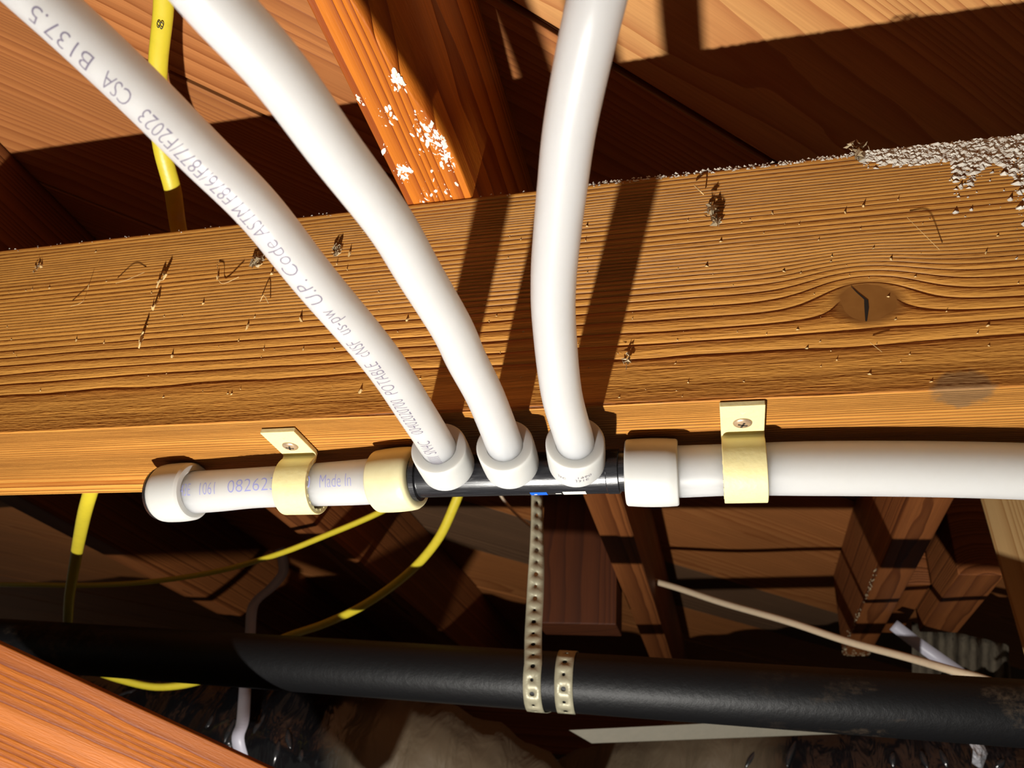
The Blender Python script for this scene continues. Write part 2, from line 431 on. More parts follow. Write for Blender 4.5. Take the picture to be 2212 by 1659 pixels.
# plaster splash at the right end of the girder's top edge
pts = []
while len(pts) < 3200:
    px = random.uniform(1860, 2260); top = 290 + (2212 - px) * 0.117
    py = top + abs(random.gauss(0, 1)) * (10 + max(0, (px - 1900)) * 0.22)
    if px < 2060 and py > top + 40: 
        if random.random() > .04: continue
    if 2100 < px < 2195 and py > 345 + abs(px - 2150) * .9: 
        if random.random() > .05: continue
    P = plane(px, py, 1, 0.0)
    if P[2] > .1695: P[2] = .1695
    pts.append((P, random.choice([.0005, .0007, .001, .0014, .0024]) * random.uniform(.7, 1.2), (1, 0, random.uniform(-.3, .3)), FN))
chips('plaster_splash', pts, M['plaster'], girder, 0.5, 3, up=0.75, kind='stuff')
# fluff and grit along the top arris
pts = []
for _ in range(360):
    px = random.choice([random.uniform(1260, 2212), random.uniform(1260, 1900), random.uniform(1260, 2212), random.uniform(0, 2212)])
    P = plane(px, 540 - px * 0.113, 1, 0.0); P[2] = .1695 + random.uniform(-.002, .0015)
    pts.append((P, random.uniform(.0004, .0013 if px > 1250 else .0007), (1, 0, random.uniform(-1, 1)), (0, -1, .7)))
chips('edge_grit', pts, M['plaster'], girder, 0.8, 4, up=0.6, kind='stuff')
# splinters standing out of the front face
pts = []
for px, py, s in [(355, 590, .0030), (343, 610, .0022), (330, 665, .0018), (305, 735, .0030), (372, 770, .0024), (535, 705, .0020), (470, 600, .0018), (165, 735, .0012), (225, 740, .0012), (440, 655, .0012), (550, 685, .0012), (650, 690, .0022), (735, 540, .0030), (755, 548, .0018), (728, 570, .0012), (750, 582, .0012), (90, 575, .0025), (70, 625, .001), (107, 622, .001), (560, 570, .0035), (588, 590, .0022), (655, 755, .0012), (570, 755, .0012), (779, 845, .002), (1865, 445, .0012), (1940, 432, .0012), (2055, 388, .001), (1668, 460, .0012), (1825, 458, .001), (1925, 560, .001), (2130, 545, .001), (520, 840, .0008), (880, 690, .0012), (1265, 520, .001)]:
    pts.append((plane(px, py, 1, 0.0), s, (random.uniform(-.4, .4), 0, 1), FN))
for _ in range(170):
    pts.append((plane(random.uniform(0, 2212), random.uniform(470, 860), 1, 0.0), random.uniform(.0003, .0009), (1, 0, random.uniform(-.6, .6)), FN))
pts = [q for q in pts if 0.002 < q[0][2] < .168]
chips('splinters', pts, M['chip'], girder, 1.1, 5, kind='stuff')
def lint(name, px, py, h, w, parent, n=26):
    """ragged hanging tuft of lint or an empty cocoon on the girder face"""
    c = plane(px, py, 1, 0.0); V = []; F = []
    for q in range(n):
        t = q / n; p = c + np.array([random.gauss(0, w * (1 - t * .7)), -random.uniform(.0005, w * 1.0), -h * t + random.gauss(0, h * .06)])
        a = [p + np.array([random.gauss(0, w * .5), random.gauss(0, w * .3), random.gauss(0, w * .7)]) for _ in range(4)]
        for x_ in a: x_[1] = min(x_[1], 0.0)
        b = len(V); V += a; F += [(b, b + 1, b + 2), (b, b + 2, b + 3), (b, b + 3, b + 1), (b + 1, b + 2, b + 3)]
    return tag(mesh(name, V, F, M['lint'], parent), kind='stuff')
lint('lint_tuft', 1540, 450, 0.016, 0.0032, girder)
lint('lint_tuft', 1848, 310, 0.014, 0.003, girder)
lint('lint_tuft', 560, 560, 0.007, 0.003, girder)
lint('lint_tuft', 732, 535, 0.008, 0.002, girder)
lint('lint_tuft', 1355, 765, 0.008, 0.002, girder, 12)
lint('lint_tuft', 88, 570, 0.009, 0.0018, girder, 14)
# curled shavings and cobweb threads standing off the face
V = []; F = []
for pts_, r_ in [([(338, 622), (345, 606), (352, 604), (360, 592), (352, 600)], .0006), ([(300, 752), (303, 740), (305, 728), (310, 716)], .0006), ([(470, 575), (472, 604), (484, 612), (516, 598)], .00022), ([(330, 670), (334, 660), (341, 650)], .0006), ([(250, 612), (280, 602), (312, 588)], .00015), ([(152, 662), (178, 652), (188, 628), (192, 615)], .00015), ([(562, 650), (570, 638), (580, 655)], .0003), ([(1500, 400), (1512, 412), (1520, 420)], .0004), ([(1880, 740), (1905, 760)], .00015), ([(1960, 470), (1990, 500), (2030, 540)], .00012)]:
    P_ = dense([plane(a_, b_, 1, -(.0012 + .0022 * (i % 2))) for i, (a_, b_) in enumerate(pts_)], 16)
    v, f_ = tube_geo(P_, r_, 6); b = len(V); V += list(v); F += [tuple(b + i for i in q) for q in f_]
o = mesh('wood_shavings', V, F, M['chip'], girder); fix_normals(o); o['kind'] = 'stuff'
# crack across the knot
cr = [plane(px, py, 1, -0.00015) for px, py in [(1838, 618), (1852, 632), (1871, 648), (1872, 665), (1871, 694)]]
V = []; F = []
for q, p in enumerate(cr):
    w_ = [.0002, .0006, .0010, .0011, .0004][q]; V += [p + np.array([-w_, 0, w_ * .5]), p + np.array([w_, 0, -w_ * .2])]
    if q: F.append((2 * q - 2, 2 * q - 1, 2 * q + 1, 2 * q))
mesh('knot_crack', V, F, M['crack'], girder)

# ------------------------------------------------------------------ floor joists (run along Y, on top of the girder)
JZ0, JZ1 = 0.170, CEIL
def joist(x0, x1, y0, y1, mat, label):
    o = timber('floor_joist', ((x0 + x1) / 2, y0, (JZ0 + JZ1) / 2), ((x0 + x1) / 2, y1, (JZ0 + JZ1) / 2), x1 - x0, JZ1 - JZ0, mat, bev=0.0025)
    return tag(o, label, 'joist', 'floor joists under the subfloor')
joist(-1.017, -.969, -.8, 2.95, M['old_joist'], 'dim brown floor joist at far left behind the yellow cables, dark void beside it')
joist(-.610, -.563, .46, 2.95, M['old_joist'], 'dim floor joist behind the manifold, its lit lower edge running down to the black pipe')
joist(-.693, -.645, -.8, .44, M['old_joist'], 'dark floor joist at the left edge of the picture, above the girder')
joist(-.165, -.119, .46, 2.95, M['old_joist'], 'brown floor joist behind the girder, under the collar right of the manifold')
# centre joist, with bark wane eating into its right lower arris towards the viewer
wane = [(-0.8, 0.045), (-.30, .036), (-.1554, .0235), (-.1376, .0205), (-.1157, .0175), (-.0901, .0125), (-.0536, .0030), (-.0291, .0012), (0.0, .0010), (0.44, .0010)]
V = []; F = []; xa, xb = -.2045, -.1566
for Y, w_ in wane:
    hz = w_ * 1.25
    V += [(Y + .8, -(xa - (xa + xb) / 2), -.0775), (Y + .8, -(xb - w_ - (xa + xb) / 2), -.0775), (Y + .8, -(xb - w_ * .35 - (xa + xb) / 2), -.0775 + hz * .45), (Y + .8, -(xb - (xa + xb) / 2), -.0775 + hz), (Y + .8, -(xb - (xa + xb) / 2), .0775), (Y + .8, -(xa - (xa + xb) / 2), .0775)]
m_ = 6
for i in range(len(wane) - 1):
    for q in range(m_):
        F.append((i * m_ + q, i * m_ + (q + 1) % m_, (i + 1) * m_ + (q + 1) % m_, (i + 1) * m_ + q))
F += [tuple(range(m_)), tuple((len(wane) - 1) * m_ + q for q in range(m_))]
cj = mesh('floor_joist', V, F, M['joist'], local=True); fix_normals(cj)
cj.matrix_world = Matrix(((0, -1, 0, (xa + xb) / 2), (1, 0, 0, -.8), (0, 0, 1, (JZ0 + JZ1) / 2), (0, 0, 0, 1)))
tag(cj, 'bright orange floor joist with white flecks and a waney edge, resting on the girder', 'joist', 'floor joists under the subfloor')
bevel(cj, .0012)
# flecks: in the joist's local frame  (x = Y+.8, y = -(X - centre), z)
pts = []
for cx_, cy_, n_, sp in [(862, 172, 70, 9), (920, 270, 60, 16), (945, 310, 60, 15), (873, 373, 55, 8), (965, 340, 40, 12), (840, 250, 14, 12), (960, 400, 14, 20), (925, 425, 16, 14), (772, 215, 12, 8), (820, 330, 10, 10)]:
    for _ in range(int(n_ * 1.7)):
        P = plane(cx_ + random.gauss(0, sp), cy_ + random.gauss(0, sp * 1.15), 2, JZ0)
        edge = float(np.interp(P[1], [w0[0] for w0 in wane], [w0[1] for w0 in wane]))
        if not (xa + .001 < P[0] < xb - edge - .0005 and P[1] < -.001): continue
        pts.append(((P[1] + .8, -(P[0] - (xa + xb) / 2), -.0775), random.choice([.0005, .0008, .0012, .0022]) * random.uniform(.7, 1.2), (1, random.uniform(-.6, .6), 0), (0, 0, -1)))
o = chips('plaster_flecks', pts, M['plaster'], None, 0.35, 8); o.parent = cj; o.matrix_world = cj.matrix_world @ Matrix.Translation(o.location); o['kind'] = 'stuff'

# right-hand joist with lapped stub ends and a ledger, the stepped corner in the background
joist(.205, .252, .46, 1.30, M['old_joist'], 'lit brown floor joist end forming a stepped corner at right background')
rj = [q for q in COL.objects if q.name.startswith('floor_joist') and 'stepped corner' in q.get('label', '')][0]
pts = []
for _ in range(150):
    Y_ = random.uniform(.80, 1.30); t_ = random.random()
    if t_ < .55: pts.append(((.205 - random.uniform(0, .001), Y_, .170 + abs(random.gauss(0, .006))), random.uniform(.0008, .0024), (0, 1, 0), (-1, 0, -.4)))
    else: pts.append(((random.uniform(.205, .252), 1.30 - abs(random.gauss(0, .03)), .1705), random.uniform(.001, .004), (0, 1, .2), (0, 0, -1)))
o = chips('debris_crust', pts, M['lint'], None, 0.8, 12); o['kind'] = 'stuff'
bpy.context.view_layer.update(); o.parent = rj; o.matrix_parent_inverse = rj.matrix_world.inverted()
o = timber('joist_stub', (.278, .95, .262), (.278, 1.24, .262), .050, .126, M['old_joist'], bev=.002)
tag(o, 'short brown stub of wood lapped against the right side of the stepped joist corner', 'wood block')
o = timber('joist_stub', (.334, .80, .245), (.334, 1.10, .245), .058, .160, M['old_joist'], bev=.002)
tag(o, 'second stub of wood stepping up behind the white pipe, right of the corner stub', 'wood block')
# board hanging beside the centre joist
o = timber('hanging_board', (-.2285, .885, .102), (-.2285, .885, .3235), .070, .124, M['block'], up=(1, 0, 0), bev=.002)
tag(o, 'square dark red-brown hanging board right of the perforated metal strap', 'board')
# second girder far behind
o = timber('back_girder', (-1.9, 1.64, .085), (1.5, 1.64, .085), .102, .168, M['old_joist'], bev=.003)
tag(o, 'dark timber girder in the background behind and below the black drain pipe', 'beam')

# ------------------------------------------------------------------ foreground brace at lower left
A = at(-60, 1362, .725); B = at(640, 1686, .80)
e = unit(B - A); tc = unit(CAM - (A + B) / 2); n = unit(tc - e * (tc @ e)); wdir = np.cross(e, n)
if (RW.T @ wdir)[1] < 0: wdir = -wdir        # downwards in view = away from the visible arris
n = unit(n + wdir * .06); n = unit(n - e * (n @ e)); wdir = unit(wdir - n * (wdir @ n))
WB, TB = .130, .040
Ac = A + wdir * WB / 2 - n * TB / 2 - e * .25; Bc = B + wdir * WB / 2 - n * TB / 2 + e * .10
o = timber('timber_brace', Ac, Bc, WB, TB, M['brace'], up=n, bev=.0015)
tag(o, 'bright orange diagonal timber with coarse grain in the lower left corner', 'timber')

# tan brace at the right edge
A = at(2118, 1080, 1.02); B = at(2236, 1500, .88)
e = unit(B - A); n = unit(CAM - (A + B) / 2); n = unit(n - e * (n @ e)); s_ = np.cross(e, n)
if (RW.T @ s_)[0] < 0: s_ = -s_
n = unit(n - s_ * .15); n = unit(n - e * (n @ e)); s_ = unit(s_ - n * (s_ @ n))
o = timber('tan_brace', A + s_ * .035 - n * .02 - e * .05, B + s_ * .035 - n * .02 + e * .05, .040, .070, M['tan'], up=s_, bev=.002)
tag(o, 'pale tan wooden brace slanting down at the right edge behind the white pipe', 'timber')

# ------------------------------------------------------------------ black drain pipe and its strap
dp = [at(-500, 1318, 1.20), at(250, 1408, 1.02), at(1100, 1465, .87), at(2150, 1538, .785), at(2700, 1582, .74)]
dp = [dp[2] + unit(dp[3] - dp[1]) * t for t in np.linspace(-1.1, .95, 30)]
DP0, DPD = dp[0], unit(dp[-1] - dp[0])
o = tube('drain_pipe', dp, .0300, M['abs'], seg=40)
tag(o, 'black plastic drain pipe with dusty stains running across the lower background', 'pipe')

def ribbon(name, P, side, width, mat, parent=None, hole=None, thick=.0009):
    """flat strip along P; hole=(pitch, r_big, r_small) punches real round holes."""
    P = np.asarray(P, float); seg = np.r_[0, np.cumsum(np.linalg.norm(np.diff(P, axis=0), axis=1))]
    S = np.asarray(side, float)
    if S.ndim == 1: S = np.repeat(S[None], len(P), 0)
    T = np.gradient(P, axis=0); T /= np.linalg.norm(T, axis=1)[:, None]
    S = S - T * np.sum(S * T, 1)[:, None]; S /= np.linalg.norm(S, axis=1)[:, None]
    def mp(u, v):
        return np.array([np.interp(u, seg, P[:, i]) for i in range(3)]) + v * np.array([np.interp(u, seg, S[:, i]) for i in range(3)])
    V = []; F = []; w = width / 2
    if not hole:
        for u in seg: V += [mp(u, -w), mp(u, w)]
        F = [(2 * i, 2 * i + 1, 2 * i + 3, 2 * i + 2) for i in range(len(seg) - 1)]
    else:
        pitch, rb, rs = hole; nc = int(seg[-1] / pitch)
        for c in range(nc):
            u0 = c * pitch; um = u0 + pitch / 2; r = rb if c % 2 else rs; b = len(V)
            outer = [(0, -w), (0, -w / 3), (0, w / 3), (0, w), (pitch / 3, w), (2 * pitch / 3, w), (pitch, w), (pitch, w / 3), (pitch, -w / 3), (pitch, -w), (2 * pitch / 3, -w), (pitch / 3, -w)]
            for (du, v) in outer: V.append(mp(u0 + du, v))
            for (du, v) in outer:
                a = math.atan2(v, du - pitch / 2); V.append(mp(um + r * math.cos(a), r * math.sin(a)))
            for q in range(12): F.append((b + q, b + (q + 1) % 12, b + 12 + (q + 1) % 12, b + 12 + q))
    o = mesh(name, V, F, mat, parent, smooth=True)
    bm = bmesh.new(); bm.from_mesh(o.data); bmesh.ops.remove_doubles(bm, verts=bm.verts, dist=1e-5); bm.to_mesh(o.data); bm.free()
    sm = o.modifiers.new('solid', 'SOLIDIFY'); sm.thickness = thick; sm.offset = 0
    return o
# path: down from the blocking, tangent to the pipe front, round under, over the top and down again beside itself
u_ax = DPD; pz = np.array([0, 0, 1.0]); pf = unit(np.cross(u_ax, pz)); 
if pf[1] > 0: pf = -pf                       # horizontal direction facing the viewer
def on_pipe(px, py):
    d = ray(px, py); w0 = CAM - DP0; a = d @ d; b = d @ u_ax; c = 1.0; dd = d @ w0; ee = u_ax @ w0
    return DP0 + u_ax * ((a * ee - b * dd) / (a * c - b * b))
c1 = on_pipe(1162, 1465); c2 = on_pipe(1228, 1468)
rr = .0313
loop = []
for t in np.linspace(20, -455, 90):
    c = c1 + (c2 - c1) * min(1, max(0, (-100 - t) / 160))
    a = math.radians(t); loop.append(c + rr * (pf * math.cos(a) + pz * math.sin(a)))
head = [at(1160, 1050, .965), at(1160, 1180, .935), at(1156, 1290, .905), at(1152, 1370, .875)]
sp = np.vstack([dense(head + [loop[0]], 40)[:-1], np.array(loop)])
tw = np.clip(np.linspace(0, len(sp) / 30, len(sp)), 0, 1); tw = tw * tw * (3 - 2 * tw)
sd_ = np.array([unit(u_ax * (.62 + .38 * q) + unit(ray(1150, 1200)) * .78 * (1 - q)) for q in tw])
o = ribbon('perforated_strap', sp, sd_, .0185, M['galv'], hole=(.0139, .0026, .0018))
tag(o, 'perforated galvanised hanger strap looped round the black drain pipe', 'strap')

# ------------------------------------------------------------------ background cables and straps
def cable(label, pts, r, mat, flat=1.0, name='cable', hint=(0, 0, 1), n=70, cat='cable'):
    P = dense([at(*p) for p in pts], n); o = tube(name, P, r, mat, seg=14, flat=flat, hint=hint)
    return tag(o, label, cat)
back = -unit(CAM - at(300, 600, .7))
ya = empty('yellow_cable', at(385, 480, .69), 'thick flat yellow cable dropping over the girder behind the printed white pipe', 'cable')
P = dense([at(352, -60, .55), at(353, 20, .57), at(342, 130, .60), at(341, 230, .625), at(350, 320, .648), at(372, 405, .668), at(379, 450, .682), (-.441, .050, .224), (-.457, .100, .203), (-.478, .128, .15), (-.505, .140, .10), (-.532, .155, .058), at(189, 1085, .765), at(172, 1160, .86), at(163, 1210, .93), at(150, 1290, 1.01), at(146, 1356, 1.075)], 130)
tube('sheath', P, np.interp(np.arange(130), [0, 85, 129], [.0070, .0068, .0058]), M['yellow'], ya, seg=18, flat=.62, hint=back)
o = cable('thin yellow cable sagging across the dark left background toward the manifold', [(-80, 1262, 1.30), (60, 1263, 1.25), (200, 1264, 1.22), (330, 1256, 1.19), (470, 1234, 1.16), (600, 1197, 1.12), (700, 1158, 1.10), (800, 1116, 1.08), (880, 1075, 1.06), (960, 1030, 1.05)], .0050, M['yellow'], .7, 'yellow_cable')
o = cable('yellow cable curving down from behind the manifold and under the black drain pipe', [(1000, 1040, 1.02), (982, 1090, 1.03), (944, 1168, 1.05), (880, 1240, 1.08), (790, 1305, 1.11), (700, 1348, 1.14), (618, 1376, 1.17), (520, 1420, 1.19), (440, 1468, 1.20), (345, 1484, 1.20), (260, 1468, 1.20), (180, 1440, 1.20)], .0062, M['yellow'], .75, 'yellow_cable')
o = cable('cream white cable slanting down to the right across the lower background', [(1340, 1236, 1.44), (1450, 1266, 1.38), (1560, 1302, 1.31), (1700, 1342, 1.21), (1830, 1385, 1.13), (1960, 1420, 1.05), (2060, 1449, .99), (2140, 1472, .965), (2220, 1510, .965)], .0052, M['cream'], 1.0, 'cream_cable')
o = cable('thin pale wire curving behind the manifold left of the perforated strap', [(1075, 1060, 1.25), (1092, 1085, 1.25), (1115, 1110, 1.25), (1140, 1132, 1.25), (1165, 1150, 1.25)], .0022, M['cream'], 1.0, 'pale_wire')
P = dense([at(604, 1185, 1.42), at(612, 1215, 1.40), at(610, 1240, 1.38), at(585, 1270, 1.36), at(556, 1295, 1.34), at(544, 1320, 1.32), at(540, 1380, 1.30), at(532, 1450, 1.26), at(528, 1510, 1.19), at(524, 1560, 1.14), at(514, 1595, 1.12), at(524, 1640, 1.12)], 60)
o = ribbon('duct_strap', P, _r, .0170, M['white_strap'], thick=.001)
tag(o, 'white plastic strap twisting down behind the drain pipe to the black duct at lower left', 'strap')
P = dense([at(1930, 1350, 1.30), at(1975, 1385, 1.28), at(2030, 1424, 1.26), at(2100, 1474, 1.22), at(2160, 1520, 1.2)], 30)
o = ribbon('duct_strap', P, unit(_u * .75 + _r * .5), .0190, M['white_strap'], thick=.001)
tag(o, 'white plastic strap slanting under the stepped joist corner at right', 'strap')
# grey board hanging behind the drain pipe, left end cut on the slant
q0 = at(1228, 1577, 1.10); q1 = at(1278, 1606, 1.10); q2 = at(1930, 1581, 1.04); q3 = at(1930, 1543, 1.04)
dn = unit(ray(1500, 1580)) * .018
V = [q0, q1, q2, q3, q0 + dn, q1 + dn, q2 + dn, q3 + dn]
o = mesh('grey_board', V, [(0, 1, 2, 3), (7, 6, 5, 4), (0, 4, 5, 1), (1, 5, 6, 2), (2, 6, 7, 3), (3, 7, 4, 0)], M['grey_pvc']); fix_normals(o); bevel(o, .0008)
tag(o, 'pale grey board with a slanting end just below the black drain pipe', 'board')

# ------------------------------------------------------------------ flexible ducts in black jackets
M['film'] = plastic('black_film', (0.02, 0.02, 0.022), 0.16, spec=1.0)
def duct(label, pts, rad, seed, mat, folds):
    r = random.Random(seed); P = dense([at(*p) for p in pts], 70)
    R = [rad * (1 + .03 * math.sin(i * 1.15) + r.uniform(-.012, .012)) for i in range(len(P))]
    V, F = tube_geo(P, R, 56, True)
    V = V.reshape(len(P), 56, 3)
    for i in range(len(P)):
        for q in range(56):
            c = P[i]; V[i, q] = c + (V[i, q] - c) * (1 + .012 * math.sin(q * .9 + i * .35) * math.sin(i * .6 + q * .23) + .010 * math.sin(q * 2.3 - i * .8))
    o = mesh('flexible_duct', V.reshape(-1, 3), F, mat, smooth=True); fix_normals(o)
    # creases of the plastic film: thin glossy folds lying on the jacket
    def hit(px, py):
        d = unit(ray(px, py))
        for t_ in np.arange(.8, 1.9, .003):
            p = CAM + d * t_
            if np.min(np.linalg.norm(P - p, axis=1)) < rad * 1.012: return p
        return None
    fv = []; ff = []
    for c in folds:
        q = [hit(*xy) for xy in c]
        if any(v is None for v in q): continue
        q = dense(q, 14); w_ = .0042 * np.sin(np.linspace(.25, math.pi - .15, 14)) + .0006
        v, f_ = tube_geo(q, w_, 10); b = len(fv); fv += list(v); ff += [tuple(b + i for i in g_) for g_ in f_]
    if fv:
        fo = mesh('film_fold', fv, ff, M['film'], o, smooth=True); fix_normals(fo); fo['kind'] = 'stuff'
    return tag(o, label, 'duct', 'black jacketed flexible ducts')
duct('black plastic wrapped flexible duct with shiny wrinkles at the lower left', [(-100, 1640, 1.50), (250, 1635, 1.40), (520, 1640, 1.34), (760, 1672, 1.30), (990, 1750, 1.27), (1200, 1880, 1.24)], .135, 3, M['duct_l'], [[(468, 1537), (455, 1560), (440, 1585)], [(470, 1560), (452, 1590), (443, 1602)], [(508, 1552), (495, 1580), (484, 1605)], [(508, 1570), (497, 1600), (488, 1615)], [(575, 1540), (556, 1570), (548, 1598)], [(622, 1575), (623, 1595), (628, 1618)], [(604, 1600), (598, 1625), (590, 1655)], [(652, 1618), (652, 1636), (656, 1656)], [(690, 1600), (682, 1630), (680, 1656)], [(300, 1490), (270, 1500), (240, 1512)], [(560, 1640), (552, 1650), (548, 1659)]])
duct('black plastic wrapped flexible duct with a foil glint at the lower right corner', [(1180, 1810, 1.60), (1480, 1725, 1.46), (1800, 1712, 1.34), (2100, 1712, 1.25), (2400, 1730, 1.2)], .125, 5, M['duct_r'], [[(1990, 1622), (1996, 1640), (2004, 1659)], [(2030, 1618), (2040, 1640), (2046, 1659)], [(2170, 1640), (2160, 1650), (2150, 1659)], [(1930, 1625), (1928, 1640), (1930, 1659)], [(1720, 1600), (1706, 1630), (1700, 1658)], [(1640, 1615), (1622, 1640), (1610, 1659)], [(1850, 1610), (1842, 1635), (1838, 1659)]])
P = [at(2085, 1592, 1.12), at(2098, 1588, 1.12), at(2122, 1604, 1.115), at(2132, 1628, 1.115), at(2120, 1662, 1.115), at(2100, 1648, 1.115), at(2102, 1620, 1.105), at(2116, 1640, 1.100)]
o = mesh('foil_tape', P, [(0, 1, 6), (1, 2, 6), (2, 3, 7), (2, 7, 6), (3, 4, 7), (4, 5, 7), (5, 6, 7)], M['foil']); sm = o.modifiers.new('solid', 'SOLIDIFY'); sm.thickness = .0008
tag(o, 'crumpled scrap of silver foil tape on the black duct at lower right', 'tape')
# pleated grey insulation hanging at right
V = []; F = []
for i in range(25):
    for j in range(8):
        p = at(1975 + 8.5 * i, 1345 + 24 * j + i * 2, 1.42 + .018 * math.sin(i * 1.15) + .008 * math.sin(j * 1.7 + i))
        V.append(p)
for i in range(24):
    for j in range(7): F.append((i * 8 + j, i * 8 + j + 1, i * 8 + j + 9, i * 8 + j + 8))
k = NT('grey_insulation'); co = k.n('TexCoord').outputs['Object']; n_ = k.noise(co, 60, 5.0)
k.set(Base_Color=k.mix(n_, srgb(70, 60, 48), srgb(116, 104, 84)), Roughness=.9, Normal=k.bump(n_, .004)); M['insul'] = k.m
o = mesh('insulation_sheet', V, F, M['insul'], smooth=True); sm = o.modifiers.new('solid', 'SOLIDIFY'); sm.thickness = .004
tag(o, 'pleated grey insulation sheet hanging between the stepped corner and the tan brace', 'insulation')

# ------------------------------------------------------------------ water manifold under the girder
ZM = -.0203
def main(px, py): return plane(px, py, 2, ZM)
mL, mR = main(880, 1031), main(1372, 1017)
ax = unit(mR - mL)
mani = empty('manifold', (mL + mR) / 2, 'black plastic three outlet water manifold under the girder', 'manifold')
bl = np.linalg.norm(mR - mL)
prof = [(0, .0085), (0, .0118), (.004, .0122), (.006, .0150), (.009, .0150), (.0095, .0128), (bl - .016, .0128), (bl - .0155, .0131), (bl - .009, .0131), (bl - .0085, .0118), (bl, .0118), (bl, .0085)]
V, F = lathe_geo(mL, ax, prof, 64); o = mesh('body', V, F, M['black'], mani, smooth=True); fix_normals(o); sharp(o, 30)

def tube_len(P): return np.r_[0, np.cumsum(np.linalg.norm(np.diff(P, axis=0), axis=1))]
FONT = {}
def text_geo(s, offset=-0.012):
    cu = bpy.data.curves.new('t', 'FONT'); cu.body = s; cu.size = 1.0; cu.offset = offset; cu.resolution_u = 3; cu.fill_mode = 'FRONT'
    ob = bpy.data.objects.new('t', cu); COL.objects.link(ob)
    dg = bpy.context.evaluated_depsgraph_get(); dg.update()
    me = bpy.data.meshes.new_from_object(ob.evaluated_get(dg))
    bm = bmesh.new(); bm.from_mesh(me); bmesh.ops.triangulate(bm, faces=bm.faces)
    for _ in range(4):
        ed = [x_ for x_ in bm.edges if x_.calc_length() > .16]
        if not ed: break
        bmesh.ops.subdivide_edges(bm, edges=ed, cuts=1)
        bmesh.ops.triangulate(bm, faces=bm.faces)
    V = np.array([v.co[:] for v in bm.verts]); F = [tuple(v.index for v in f.verts) for f in bm.faces]
    bm.free(); bpy.data.objects.remove(ob); bpy.data.curves.remove(cu); bpy.data.meshes.remove(me)
    return V, F
def wrap_text(name, items, P, r, aim, side, mat, parent, height, v0, n_lift=.00012, flip=False):
    """items: (string, u0, u1) along arc length of P.  Text baseline at angle v0 (radians, towards `side`) from the aim direction."""
    S = tube_len(P); T = np.gradient(P, axis=0); T /= np.linalg.norm(T, axis=1)[:, None]
    VV = []; FF = []
    for s, u0, u1 in items:
        V, F = text_geo(s); x0, x1 = V[:, 0].min(), V[:, 0].max()
        b = len(VV)
        for x_, y_, _ in V:
            u = u0 + (u1 - u0) * (x_ - x0) / (x1 - x0)
            c = np.array([np.interp(u, S, P[:, i]) for i in range(3)]); t = unit(np.array([np.interp(u, S, T[:, i]) for i in range(3)]))
            a = aim(c); a = unit(a - t * (a @ t)); sd = np.cross(t, a)
            if (sd @ side(c)) < 0: sd = -sd
            ang = v0 + y_ / .72 * height / r
            VV.append(c + (r + n_lift) * (math.cos(ang) * a + math.sin(ang) * sd))
        FF += [tuple(i + b for i in f) for f in F]
    return mesh(name, VV, FF, mat, parent)
to_cam = lambda c: CAM - c

# branch pipes; centre line = (pixel, diameter in pixels) measured along each pipe
DR = .0216
R1 = [(905, 900, 82), (823, 776, 87), (680, 605, 98), (560, 455, 107), (435, 330, 113), (300, 195, 116), (160, 63, 119), (40, -45, 122), (-110, -180, 125)]
R2 = [(1050, 860, 84), (1007, 776, 88), (975, 707, 93), (905, 590, 101), (840, 480, 109), (720, 320, 121), (600, 155, 134), (470, 10, 145), (370, -110, 152)]
R3 = [(1213, 850, 89), (1197, 700, 94), (1196, 600, 99), (1204, 500, 105), (1215, 400, 110), (1230, 280, 116), (1259, 130, 124), (1289, 0, 130), (1322, -130, 135)]
RB = [(-.1581, .0237, -.0213), (-.1187, .0231, -.0213), (-.0798, .0227, -.0213)]
RF = [(-.1563, .0028, -.0213), (-.1171, .0033, -.0213), (-.0769, .0013, -.0213)]
DS = [.0203, .0207, .0212]
LAB = ['white water pipe with printed lettering, leftmost of the three rising from the manifold',
       'plain white water pipe, middle one of the three rising from the manifold',
       'white water pipe rising almost straight up, rightmost of the three on the manifold']
def smooth_depth(R, D):
    R = np.array(R, float); s = np.r_[0, np.cumsum(np.hypot(*np.diff(R[:, :2], axis=0).T))]; s /= s[-1]
    iw = np.polyfit(s, 1 / R[:, 2], 3)
    return [at(x, y, D * FPX * np.polyval(iw, t)) for (x, y, w), t in zip(R, s)]
branch = []
for q, (R, B, Fp, D, lab) in enumerate(zip((R1, R2, R3), RB, RF, DS, LAB)):
    B, Fp = np.array(B), np.array(Fp); a = unit(Fp - B)
    t = empty('branch_pipe', Fp, lab, 'pipe', 'branch pipes on the manifold')
    P = dense([B, (B + Fp) / 2, Fp] + smooth_depth(R, D), 120)
    rad = np.full(len(P), D / 2); 
    tube('tube', P, rad, M['pex'], t, seg=48)
    ring('collar', B - a * .003, a, .0245, D / 2 + .0002, .0163, M['ring'], t, ch=.0008, bulge=.0002)
    # outlet stub on the manifold body
    mc = mL + ax * ((B - mL) @ ax)
    V, F = tube_geo(np.array([mc, mc + (B - mc) * .75, B - a * .0008]), [.0108, .0108, .0108], 32); o = mesh('outlet', V, [f[::-1] for f in F], M['black'], mani, smooth=True); fix_normals(o); sharp(o)
    branch.append((t, P, D))
